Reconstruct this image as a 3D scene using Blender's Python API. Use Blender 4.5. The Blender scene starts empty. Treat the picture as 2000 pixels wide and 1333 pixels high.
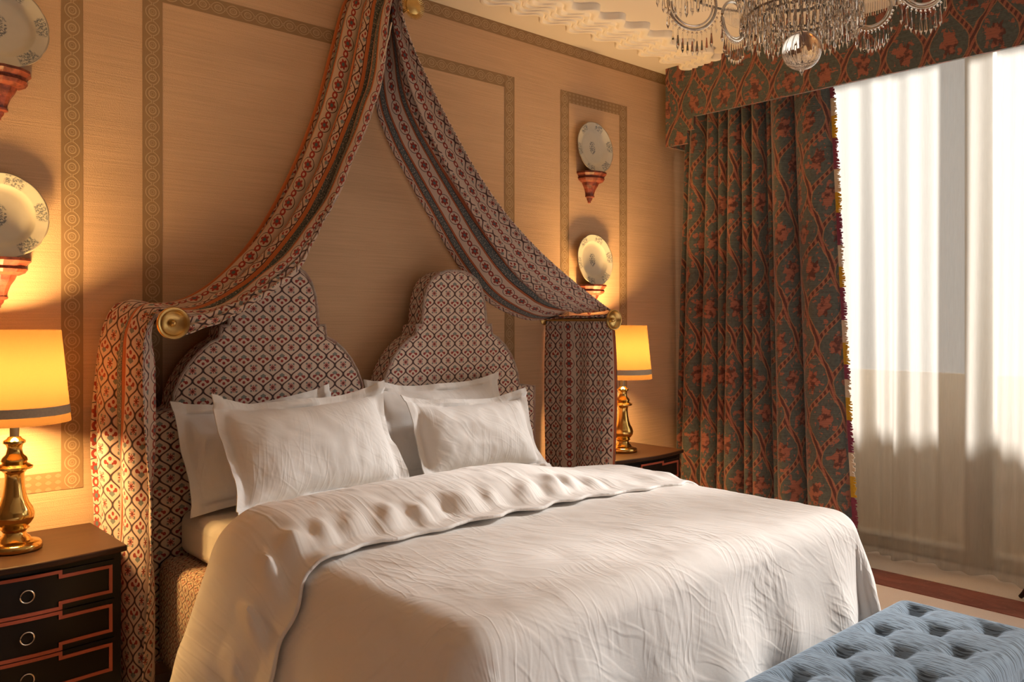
import bpy, bmesh, math, random
import numpy as np
from mathutils import Vector, noise

PI = math.pi
sin, cos, R = math.sin, math.cos, math.radians
random.seed(7)
rng = np.random.default_rng(7)
scn = bpy.context.scene
COL = scn.collection

# ------------------------------------------------------------------ camera
FPX, YAW, HY, CH = 1633.0, R(48.02), 624.0, 1.45      # focal length in pixels, heading, horizon row, eye height
cam_d = bpy.data.cameras.new('camera')
cam = bpy.data.objects.new('camera', cam_d)
COL.objects.link(cam)
cam.location = (0, 0, CH)
cam.rotation_euler = (PI / 2, 0, YAW - PI / 2)
cam_d.sensor_width = 36.0
cam_d.lens = FPX / 2000 * 36.0
cam_d.shift_y = (HY - 666.5) / 2000
cam_d.clip_start = 0.05
scn.camera = cam
CA, SA = cos(YAW), sin(YAW)

def ray(px):
    u = (px - 1000) / FPX
    return CA + SA * u, SA - CA * u

def atY(px, py, Y):                                   # the point of the plane y = Y seen at a pixel of the photograph
    a, b = ray(px); t = Y / b
    return (a * t, Y, CH - (py - HY) / FPX * t)

# ------------------------------------------------------------------ world, lights, exposure
scn.view_settings.view_transform = 'Standard'
scn.view_settings.look = 'None'
scn.view_settings.gamma = 1
scn.view_settings.use_curve_mapping = False
scn.view_settings.exposure = 0.53
scn.cycles.max_bounces = 14
scn.cycles.transparent_max_bounces = 24
scn.cycles.transmission_bounces = 12
scn.cycles.diffuse_bounces = 6
scn.cycles.sample_clamp_indirect = 6.0
scn.cycles.caustics_reflective = False
scn.cycles.caustics_refractive = False
scn.cycles.use_denoising = True

world = bpy.data.worlds.new('sky')
scn.world = world
world.use_nodes = True
wn = world.node_tree.nodes['Background']
wn.inputs['Color'].default_value = (1.0, .97, .93, 1)
wn.inputs['Strength'].default_value = .5

def area_light(name, loc, rot, sx, sy, power, color):
    l = bpy.data.lights.new(name, 'AREA'); l.shape = 'RECTANGLE'; l.size = sx; l.size_y = sy
    l.energy = power; l.color = color
    o = bpy.data.objects.new(name, l); o.location = loc; o.rotation_euler = rot
    COL.objects.link(o); return o
# daylight falling in through the big window behind the sheer, and as fill through an unseen second window of the same wall
area_light('window_daylight', (6.9, 1.0, 2.75), (0, R(90), 0), 2.2, 4.6, 20, (1.0, 0.975, 0.94))
area_light('unseen_window_fill', (5.75, -2.1, 1.7), (0, R(90), 0), 2.0, 1.1, 70, (.93, 0.97, 1.0))
sun_d = bpy.data.lights.new('hazy_sun', 'SUN'); sun_d.energy = 11.5; sun_d.angle = R(9); sun_d.color = (1.0, .985, .97)
sun = bpy.data.objects.new('hazy_sun', sun_d); COL.objects.link(sun)
SE, SAZ = R(28), R(20)                                  # hazy sun coming in through the sheer
sun.rotation_euler = Vector((-cos(SE) * cos(SAZ), cos(SE) * sin(SAZ), -sin(SE))).to_track_quat('-Z', 'Y').to_euler()

# ------------------------------------------------------------------ node helper
class V:
    nt = None
    def __init__(s, sock): s.s = sock
    @staticmethod
    def m(op, *a):
        n = V.nt.nodes.new('ShaderNodeMath'); n.operation = op
        for i, x in enumerate(a):
            if isinstance(x, V): V.nt.links.new(x.s, n.inputs[i])
            else: n.inputs[i].default_value = float(x)
        return V(n.outputs[0])
    def __add__(s, o): return V.m('ADD', s, o)
    __radd__ = __add__
    def __sub__(s, o): return V.m('SUBTRACT', s, o)
    def __rsub__(s, o): return V.m('SUBTRACT', o, s)
    def __mul__(s, o): return V.m('MULTIPLY', s, o)
    __rmul__ = __mul__
    def __truediv__(s, o): return V.m('DIVIDE', s, o)
    def __lt__(s, o): return V.m('LESS_THAN', s, o)
    def __gt__(s, o): return V.m('GREATER_THAN', s, o)
    def __abs__(s): return V.m('ABSOLUTE', s)
    def fr(s): return V.m('FRACT', s)
    def pp(s, k=1): return V.m('PINGPONG', s, k)
    def sin(s): return V.m('SINE', s)
    def cos(s): return V.m('COSINE', s)
    def sqrt(s): return V.m('SQRT', s)
    def pow(s, k): return V.m('POWER', s, k)
    def mx(s, o): return V.m('MAXIMUM', s, o)
    def mn(s, o): return V.m('MINIMUM', s, o)
    def rnd(s): return V.m('ROUND', s)
    def clamp(s): return V.m('ADD', s, 0.0)._c()
    def _c(s):
        s.s.node.use_clamp = True; return s
    def ss(s, a, b):                                   # smooth step
        n = V.nt.nodes.new('ShaderNodeMapRange'); n.interpolation_type = 'SMOOTHSTEP'
        V.nt.links.new(s.s, n.inputs[0]); n.inputs[1].default_value = a; n.inputs[2].default_value = b
        return V(n.outputs[0])

def new_mat(name):
    m = bpy.data.materials.new(name); m.use_nodes = True
    V.nt = m.node_tree
    return m, m.node_tree, m.node_tree.nodes['Principled BSDF']

def uvxy():
    n = V.nt.nodes.new('ShaderNodeUVMap'); n.uv_map = 'UVMap'
    s = V.nt.nodes.new('ShaderNodeSeparateXYZ'); V.nt.links.new(n.outputs[0], s.inputs[0])
    return V(s.outputs[0]), V(s.outputs[1])

def objxyz():
    n = V.nt.nodes.new('ShaderNodeTexCoord')
    s = V.nt.nodes.new('ShaderNodeSeparateXYZ'); V.nt.links.new(n.outputs['Object'], s.inputs[0])
    return V(s.outputs[0]), V(s.outputs[1]), V(s.outputs[2])

def vec(x, y, z=0.0):
    n = V.nt.nodes.new('ShaderNodeCombineXYZ')
    for i, k in enumerate((x, y, z)):
        if isinstance(k, V): V.nt.links.new(k.s, n.inputs[i])
        else: n.inputs[i].default_value = k
    return n.outputs[0]

def noi(v, scale=1.0, detail=3.0, rough=.55, dist=0.0):
    n = V.nt.nodes.new('ShaderNodeTexNoise')
    n.inputs['Scale'].default_value = scale; n.inputs['Detail'].default_value = detail
    n.inputs['Roughness'].default_value = rough; n.inputs['Distortion'].default_value = dist
    V.nt.links.new(v, n.inputs['Vector'])
    return V(n.outputs[0])

def c3(c): return (c[0], c[1], c[2], 1.0)

def mix(f, a, b):                                      # colour mix; a and b are colours or sockets
    n = V.nt.nodes.new('ShaderNodeMix'); n.data_type = 'RGBA'; n.clamp_factor = True
    if isinstance(f, V): V.nt.links.new(f.s, n.inputs[0])
    else: n.inputs[0].default_value = f
    for i, k in ((6, a), (7, b)):
        if isinstance(k, tuple): n.inputs[i].default_value = c3(k)
        else: V.nt.links.new(k, n.inputs[i])
    return n.outputs[2]

def bump(b, h, dist=.002, strength=1.0):
    n = V.nt.nodes.new('ShaderNodeBump'); n.inputs['Distance'].default_value = dist
    n.inputs['Strength'].default_value = strength
    V.nt.links.new(h.s, n.inputs['Height']); V.nt.links.new(n.outputs[0], b.inputs['Normal'])

def setc(b, c, rough=.6, metal=0.0, sheen=0.0, spec=.5):
    if isinstance(c, tuple): b.inputs['Base Color'].default_value = c3(c)
    else: V.nt.links.new(c, b.inputs['Base Color'])
    b.inputs['Roughness'].default_value = rough; b.inputs['Metallic'].default_value = metal
    b.inputs['Sheen Weight'].default_value = sheen; b.inputs['Specular IOR Level'].default_value = spec

def plain(name, c, rough=.6, metal=0.0, var=.12, scale=8.0, spec=.5, sheen=0.0):
    m, nt, b = new_mat(name)
    x, y, z = objxyz()
    f = noi(vec(x, y, z), scale, 4)
    setc(b, mix(f, tuple(k * (1 - var) for k in c), tuple(min(1, k * (1 + var)) for k in c)), rough, metal, sheen, spec)
    return m

# ------------------------------------------------------------------ materials
M = {}
def ogee(x, y):                                        # folded cell coordinates and signed distance to the ogee line
    xf, yf = x.pp(), y.pp()
    d = xf - ((yf * PI).cos() + 1) * .5
    return xf, yf, d

def ogee_print(x, y, cream, dark, red, leaf, col_noise=None):
    """Ogee trellis with daisies in one row and three-flowered sprigs in the next."""
    xf, yf, d = ogee(x, y)
    inA = d < 0
    ax = abs(d)
    lx = xf * inA + (1 - xf) * (1 - inA)               # distance from the cell's own axis
    yA = y - (y * .5).rnd() * 2
    yB = (y - 1) - ((y - 1) * .5).rnd() * 2
    xA = x - (x * .5).rnd() * 2
    # daisy
    r = (lx * lx + yA * yA).sqrt()
    th = V.m('ARCTAN2', yA, lx)
    petal = (r - ((th * 8).cos() * .11 + .235)) < 0
    ring = ((r - ((th * 4 + PI).cos() * .13 + .36)) < 0) * (r > .31)
    core = r < .07
    # sprig
    def dot(cx, cy, rad, sx=1.0):
        dx = (lx - cx) * sx; dy = yB - cy
        return (dx * dx + dy * dy).sqrt() < rad
    tulip = dot(0.0, -.36, .15).mx(dot(.42, -.10, .16)).mx(dot(0.22, .0, .09))
    crown = dot(0.0, .24, .24, .8) * (yB < (.12 + .3 * (1 - lx * 2.2)))
    redm = petal * inA + tulip * (1 - inA)
    leafm = ring * inA + crown * (1 - inA)
    c = mix(redm, cream, red)
    c = mix(leafm * (1 - redm), c, leaf)
    c = mix(core * inA, c, dark)
    line = 1 - ax.ss(.068, .105)
    edge = (1 - ax.ss(.13, .165)) * .6
    c = mix(edge, c, red)
    c = mix(line, c, dark)
    return c

def fabric_bump(b, x, y, k=2400., d=.0003):
    w = (x * k).sin() * (y * k).sin()
    bump(b, w + noi(vec(x * 60, y * 60), 1, 3) * 2, d)

# headboard print
m, nt, b = new_mat('headboard_print'); x, y = uvxy()
setc(b, ogee_print(x / .0425, y / .0415, (.72, .585, .49), (.05, .036, .032), (.33, .045, .04), (.23, .24, .22)), .85, 0, .25, .2)
fabric_bump(b, x, y); M['headboard'] = m
m, nt, b = new_mat('bed_base_print'); x, y = uvxy()
setc(b, ogee_print(x / .03, y / .03, (.60, .44, .30), (.10, .05, .035), (.30, .06, .035), (.22, .18, .12)), .9, 0, .2, .2)
fabric_bump(b, x, y); M['base'] = m

# canopy drape print: trellis, teal braids between red lines, a row of large flowers
def drape_print(name, cream, red, teal, orange, dark, phase=0.0, skew=0.0, rows=True):
    m, nt, b = new_mat(name)
    x, y = uvxy()
    wob = noi(vec(x * 9, y * 9), 1, 2) * .006
    w = (x + y * skew + phase + wob)
    w = w - V.m('FLOOR', w / .75) * .75
    def band(a, c): return (w > a) * (w < c)
    base = ogee_print(x / .036, y / .052, cream, dark, red, (.20, .22, .21))
    # teal braid with pale specks
    sp = noi(vec(x * 190, y * 120), 1, 2)
    tealc = mix(sp.ss(.56, .62), teal, tuple(k * .75 for k in cream))
    tealc = mix((1 - sp.ss(.40, .46)) * .6, tealc, dark)
    # flower row
    fx, fy = (w - .335 - .305 * (w > .48)) / .042, (y / .052).pp()
    rr = (fx * fx + (fy * 1.15) * (fy * 1.15)).sqrt()
    th = V.m('ARCTAN2', fy, fx)
    r2 = (fx * fx + (1 - fy) * (1 - fy)).sqrt()
    fl = mix(rr < .82, cream, dark)
    fl = mix(rr < .74, fl, cream)
    fl = mix((rr - ((th * 6).cos() * .1 + .46)) < 0, fl, red)
    fl = mix(rr < .2, fl, teal)
    fl = mix(r2 < .36, fl, red)
    fl = mix(r2 < .16, fl, cream)
    c = mix(band(.215, .455).mx(band(.595, .685)) if rows else band(.280, .388), base, fl)
    if not rows:
        c = mix(band(.56, .585).mx(band(.625, .65)).mx(band(.70, .722)).mx(band(.02, .040)), c, orange)
        c = mix(band(.585, .625).mx(band(.722, .75)).mx(band(0, .02)), c, tealc)
        c = mix(band(.582, .587).mx(band(.623, .628)).mx(band(.648, .652)).mx(band(.698, .702)), c, dark)
    c = mix(band(.222, .236).mx(band(.272, .286)).mx(band(.384, .398)).mx(band(.436, .452)), c, orange)
    c = mix(band(.236, .272).mx(band(.398, .436)), c, tealc)
    c = mix(band(.2335, .237).mx(band(.271, .2745)).mx(band(.396, .400)).mx(band(.434, .437)), c, dark)
    setc(b, c, .85, 0, .2, .2)
    fabric_bump(b, x, y)
    return m
M['drape'] = drape_print('canopy_print_warm_lit', (.63, .46, .35), (.36, .04, .028), (.10, .125, .115), (.55, .155, .05), (.045, .026, .02), rows=False)  # left swag: orange lamp light tinted into the fabric's colours
M['drape_cool_lit'] = drape_print('canopy_print_cool_lit', (.70, .56, .475), (.34, .05, .038), (.12, .16, .175), (.46, .135, .065), (.055, .042, .042))  # same fabric, with the cooler window light put into its colours

# window curtain brocade
def brocade(name, px, py, teal, rust, dark, gold):
    m, nt, b = new_mat(name)
    x, y = uvxy()
    n1 = noi(vec(x * 14, y * 14), 1, 3)
    n2 = noi(vec(x * 60, y * 60), 1, 3)
    xx = x / px + (n1 - .5) * .12; yy = y / py + (n1 - .5) * .10
    xf, yf, d = ogee(xx, yy)
    inA = d < 0
    ad = abs(d)
    lx = xf * inA + (1 - xf) * (1 - inA)
    yl = (yy - (yy * .5).rnd() * 2) * inA + ((yy - 1) - ((yy - 1) * .5).rnd() * 2) * (1 - inA)
    ribbon = 1 - ad.ss(.14, .18)
    rope = ((x * 1.0 / px + yy * 1.0) * 22).sin()
    rline = (1 - abs(ad - .13).ss(.018, .04))
    r = (lx * lx + yl * yl * 1.3).sqrt()
    th = V.m('ARCTAN2', yl, lx)
    n3 = noi(vec(x * 30, y * 30, 3.3), 1, 4)
    flower = (r - ((th * 7).cos() * .06 + .34 + (n3 - .5) * .5)) < 0
    sprig = (n3.ss(.57, .61)) * ((r > .34) * (r < .72)) 
    c = mix(n2.ss(.35, .7), teal, tuple(k * .72 for k in teal))
    c = mix(sprig, c, rust)
    c = mix(flower, c, mix(n3.ss(.42, .55), dark, rust))
    rib = mix(rope.ss(-.2, .35), dark, rust)
    c = mix(ribbon, c, rib)
    c = mix(rline * .8, c, gold)
    weft = (y * 520).sin() * .5 + .5
    thr = noi(vec(x * 6, y * 260), 1, 2)
    c = mix(thr.ss(.35, .75) * .38, c, tuple(k * .45 for k in dark))
    setc(b, c, .62, 0, .35, .35)
    bump(b, weft * .5 + n2 * 1.5 + thr * 1.2, .0008)
    return m
M['brocade'] = brocade('curtain_brocade', .11, .2175, (.098, .122, .112), (.36, .125, .080), (.10, .030, .024), (.38, .20, .10))
M['brocade_p'] = brocade('pelmet_brocade', .11, .2175, (.092, .115, .098), (.35, .115, .068), (.10, .030, .024), (.36, .18, .09))

# sheer linen: lets part of the light straight through, scatters the rest
m, nt, b = new_mat('sheer_linen'); x, y = uvxy()
nt.nodes.remove(b)
f = noi(vec(x * 130, y * 9), 1, 3)
tl = nt.nodes.new('ShaderNodeBsdfTranslucent'); df = nt.nodes.new('ShaderNodeBsdfDiffuse'); tr = nt.nodes.new('ShaderNodeBsdfTransparent')
lin = mix(f, (.48, .445, .385), (.58, .54, .475))
nt.links.new(lin, tl.inputs[0]); nt.links.new(lin, df.inputs[0]); tr.inputs[0].default_value = (1, .97, .93, 1)
m1 = nt.nodes.new('ShaderNodeMixShader'); m1.inputs[0].default_value = .42
nt.links.new(tl.outputs[0], m1.inputs[1]); nt.links.new(df.outputs[0], m1.inputs[2])
m2 = nt.nodes.new('ShaderNodeMixShader'); m2.inputs[0].default_value = .32
nt.links.new(m1.outputs[0], m2.inputs[1]); nt.links.new(tr.outputs[0], m2.inputs[2])
nt.links.new(m2.outputs[0], nt.nodes['Material Output'].inputs[0]); M['sheer'] = m

# wallpaper: grass-cloth
def grasscloth(name, c, k=1.0):
    m, nt, b = new_mat(name)
    x, y, z = objxyz()
    f1 = noi(vec(x * 3 + y * 3, 0.0, z * 160), 1, 3)
    f2 = noi(vec(x * 240, y * 240, z * 240), 1, 2)
    f3 = noi(vec(x * 1.2, y * 1.2, z * 9), 1, 3)
    f = f1 * .5 + f2 * .25 + f3 * .25
    setc(b, mix(f.ss(.3, .7), tuple(i * .86 for i in c), tuple(min(1, i * 1.08) for i in c)), .8, 0, 0, .2)
    bump(b, f1 + f2, .0012 * k)
    return m
M['wall'] = grasscloth('wallpaper', (.63, .425, .268))
# printed wallpaper border: u across 0..1, v counts medallions
def border(name, medal=True):
    m, nt, b = new_mat(name)
    x, y = uvxy()
    ground, pale = (.32, .205, .108), (.56, .41, .26)
    u = (x - .5) * 2
    v = (y.fr() - .5) * 2 * .86
    if medal:
        rl = (abs(u) + v * v * .9 + u * u * .15) * .5 + ((u * u + v * v).sqrt()) * .5
        r0 = (u * u * 1.15 + v * v).sqrt()
        out = (1 - abs(rl - .70).ss(.045, .085)) * (abs(v) < .78)
        inn = 1 - abs(r0 - .38).ss(.05, .09)
        r3 = 1 - abs(r0 - .17).ss(.03, .06)
        bead = 1 - abs(abs(u) - .10).ss(.03, .06)
        bead = bead * (abs(v) > .68)
        f = out.mx(inn).mx(r3 * .6).mx(bead)
    else:
        f = (((x * 18).sin() + ((y * 2 * PI) * 2).sin()).ss(.2, .9)) * .5
    th = noi(vec(x * 40, y * 2), 1, 2)
    c = mix(th, tuple(k * .88 for k in ground), tuple(k * 1.08 for k in ground))
    setc(b, mix(f * .62, c, pale), .75, 0, 0, .25)
    bump(b, f + th * .4, .0006)
    return m
M['border'] = border('border_medallion'); M['border_plain'] = border('border_zigzag', False)
M['wall_dark'] = grasscloth('unseen_wall_dark', (.34, .225, .14))  # darkened for the unseen walls, to cut the fill light they bounce
M['ceiling'] = plain('ceiling_plaster', (.72, .65, .56), .85, var=.03, scale=3)
M['plaster'] = plain('moulding_plaster', (.88, .82, .72), .7, var=.03)
M['white_wall'] = plain('window_wall_plaster', (.74, .62, .47), .85, var=.04, scale=3)

# carpets and floor
m, nt, b = new_mat('carpet'); x, y, z = objxyz()
f = noi(vec(x, y, z), 220, 3); f2 = noi(vec(x, y, z), 4, 3)
setc(b, mix(f * .6 + f2 * .4, (.78, .65, .58), (.92, .82, .76)), .95, 0, .3, .1); bump(b, f, .004); M['carpet'] = m
m, nt, b = new_mat('alcove_carpet'); x, y, z = objxyz()
f = noi(vec(x, y, z), 240, 3)
setc(b, mix(f, (.60, .48, .37), (.78, .65, .52)), .95, 0, .3, .1); bump(b, f, .004); M['carpet2'] = m
m, nt, b = new_mat('red_stone'); x, y, z = objxyz()
f = noi(vec(x * 5, y * 2, z), 1.5, 6, .7, 1.0); f2 = noi(vec(x, y, z), 40, 4)
c = mix(f.ss(.35, .7), (.17, .035, .018), (.30, .085, .05))
c = mix(f2.ss(.55, .75) * .5, c, (.36, .17, .12))
setc(b, c, .42); M['red_stone'] = m

# linen of the bed: fine weave plus creases
def linen(name, c, crease=1.0, seed=0.0):
    m, nt, b = new_mat(name)
    x, y = uvxy()
    w1 = noi(vec(x * 3.1 + seed, y * 3.1), 1, 2)
    h = w1 * 1.1
    for k, (an, fl_, fw, am) in enumerate(((100, 2.4, 20, .6), (128, 2.2, 17, .6), (150, 2.8, 24, .5), (78, 3.2, 34, .4))):
        ca_, sa_ = cos(R(an)), sin(R(an))
        p_ = (x * ca_ + y * sa_) * fl_; q_ = (y * ca_ - x * sa_) * fw
        n = noi(vec(p_ + seed + k * 7, q_ + w1 * 2.5, seed + k), 1, 1, .4)
        msk = noi(vec(x * 3.3 + k * 5, y * 3.3, seed + 20 + k), 1, 1).ss(.42, .60)
        h = h + (1 - abs(n - .5) * 2).ss(.78, 1.0) * msk * am
    h = h + noi(vec(x * 22, y * 22, seed + 9), 1, 3, .6) * .45
    fine = noi(vec(x * 900, y * 900), 1, 2)
    setc(b, mix(fine, tuple(k * .96 for k in c), c), .8, 0, .15, .2)
    bump(b, h * crease + fine * .05, .0028, 1.0)
    return m
M['linen'] = linen('duvet_linen', (.82, .79, .765), .6)
M['linen_p'] = linen('pillow_linen', (.82, .80, .785), .38, 3.0)
M['sheet'] = linen('sheet_linen', (.80, .74, .66), .3, 6.0)
M['linen_g'] = linen('pillow_grey_linen', (.30, .27, .25), .6, 8.0)

# blue slub velvet
m, nt, b = new_mat('blue_velvet'); x, y = uvxy()
f = noi(vec(x * 170, y * 19), 1, 1.5, .5)
f2 = noi(vec(x * 9, y * 9), 1, 3)
c = mix(f2, (.125, .19, .265), (.25, .34, .435))
c = mix((1 - f.ss(.42, .50)) * .88, c, (.035, .05, .065))
setc(b, c, .75, 0, .55, .2); b.inputs['Sheen Tint'].default_value = (.65, .78, .95, 1)
bump(b, f, .0022); M['velvet'] = m

M['brass'] = plain('polished_brass', (.70, .46, .145), .13, 1.0, .10, 20)
M['brass_dull'] = plain('antique_brass', (.60, .40, .15), .28, 1.0, .2, 40)
M['lacquer'] = plain('black_lacquer', (.010, .007, .006), .28, 0, .3, 6, .2)
M['red_line'] = plain('coral_lacquer', (.36, .075, .04), .45, 0, .12, 30)
M['silver'] = plain('silver_ring', (.75, .70, .62), .25, 1.0, .05)
M['metal_grey'] = plain('grey_socket', (.22, .19, .16), .4, 1.0, .1)
m, nt, b = new_mat('walnut_top'); x, y, z = objxyz()
f = noi(vec(x * 3, y * 40, z * 40), 1, 4, .6, .4)
setc(b, mix(f, (.020, .008, .0045), (.050, .020, .009)), .4, 0, 0, .25); M['walnut'] = m
m, nt, b = new_mat('bracket_red'); x, y, z = objxyz()
f = noi(vec(x * 30, y * 30, z * 30), 1, 5, .65)
setc(b, mix(f.ss(.35, .65), (.09, .016, .009), (.25, .055, .03)), .45); bump(b, f, .002); M['bracket'] = m

# faience plate: pale glaze, sprays on the rim and a bouquet in the middle
m, nt, b = new_mat('plate_glaze'); x, y = uvxy()      # uv: unit disc
r = (x * x + y * y).sqrt(); th = V.m('ARCTAN2', y, x)
n1 = noi(vec(x * 15, y * 15, 2.0), 1, 4, .7); n2 = noi(vec(x * 34, y * 34), 1, 3, .7)
rim = r.ss(.72, .76) * (1 - r.ss(.95, .98))
spray = ((th * 6 + .6).sin()).ss(-.15, .35)
f = rim * spray * n1.ss(.45, .52) * n2.ss(.38, .50)
ctr = (1 - (x * x * 2.4 + y * y).sqrt().ss(.22, .30)) * n1.ss(.46, .54)
edge = r.ss(.965, .985)
c = mix(noi(vec(x * 3, y * 3), 1, 2), (.60, .56, .45), (.68, .64, .53))
c = mix((f.mx(ctr)) * .85, c, (.085, .11, .14))
c = mix(edge * .7, c, (.22, .17, .12))
setc(b, c, .35, 0, 0, .4); M['plate'] = m

# lamp shade: linen lit from inside
m, nt, b = new_mat('shade_linen'); x, y = uvxy()
nt.nodes.remove(b)
f = noi(vec(x * 700, y * 60), 1, 3); f2 = noi(vec(x * 60, y * 700), 1, 3)
cc = mix((f + f2) * .5, (.074, .0365, .0125), (.100, .052, .019))
tl = nt.nodes.new('ShaderNodeBsdfTranslucent'); df = nt.nodes.new('ShaderNodeBsdfDiffuse')
nt.links.new(cc, tl.inputs[0]); nt.links.new(cc, df.inputs[0])
m1 = nt.nodes.new('ShaderNodeMixShader'); m1.inputs[0].default_value = .5
nt.links.new(tl.outputs[0], m1.inputs[1]); nt.links.new(df.outputs[0], m1.inputs[2])
nt.links.new(m1.outputs[0], nt.nodes['Material Output'].inputs[0]); M['shade'] = m
M['shade_band'] = plain('shade_braid', (.42, .36, .28), .8, 0, .2, 150)
m, nt, b = new_mat('bulb'); b.inputs['Emission Color'].default_value = (1, .72, .34, 1); b.inputs['Emission Strength'].default_value = 14.0
b.inputs['Base Color'].default_value = (1, .9, .7, 1); M['bulb'] = m

m, nt, b = new_mat('crystal'); b.inputs['Base Color'].default_value = (1.0, .97, .93, 1); b.inputs['Roughness'].default_value = .0
b.inputs['Transmission Weight'].default_value = 1.0; b.inputs['IOR'].default_value = 1.50; M['crystal'] = m
m, nt, b = new_mat('window_glass'); nt.nodes.remove(b)
tr = nt.nodes.new('ShaderNodeBsdfTransparent'); gl = nt.nodes.new('ShaderNodeBsdfGlossy'); gl.inputs['Roughness'].default_value = .02
m1 = nt.nodes.new('ShaderNodeMixShader'); m1.inputs[0].default_value = .06
nt.links.new(tr.outputs[0], m1.inputs[1]); nt.links.new(gl.outputs[0], m1.inputs[2]); nt.links.new(m1.outputs[0], nt.nodes['Material Output'].inputs[0]); M['glass'] = m
M['frame_white'] = plain('window_paint', (.62, .55, .44), .5, 0, .04)
M['dark_metal'] = plain('dark_metal', (.03, .025, .02), .4, .8, .2)
M['fr_mag'] = plain('magenta_thread', (.21, .05, .085), .9, 0, .25, 90, .1)
M['fr_gold'] = plain('gold_thread', (.50, .29, .03), .9, 0, .25, 90, .1)
M['fr_cream'] = plain('cream_thread', (.58, .47, .36), .9, 0, .2, 90, .1)
M['white_tape'] = plain('lining_tape', (.72, .62, .52), .9, 0, .1, 60, .1)

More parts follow.
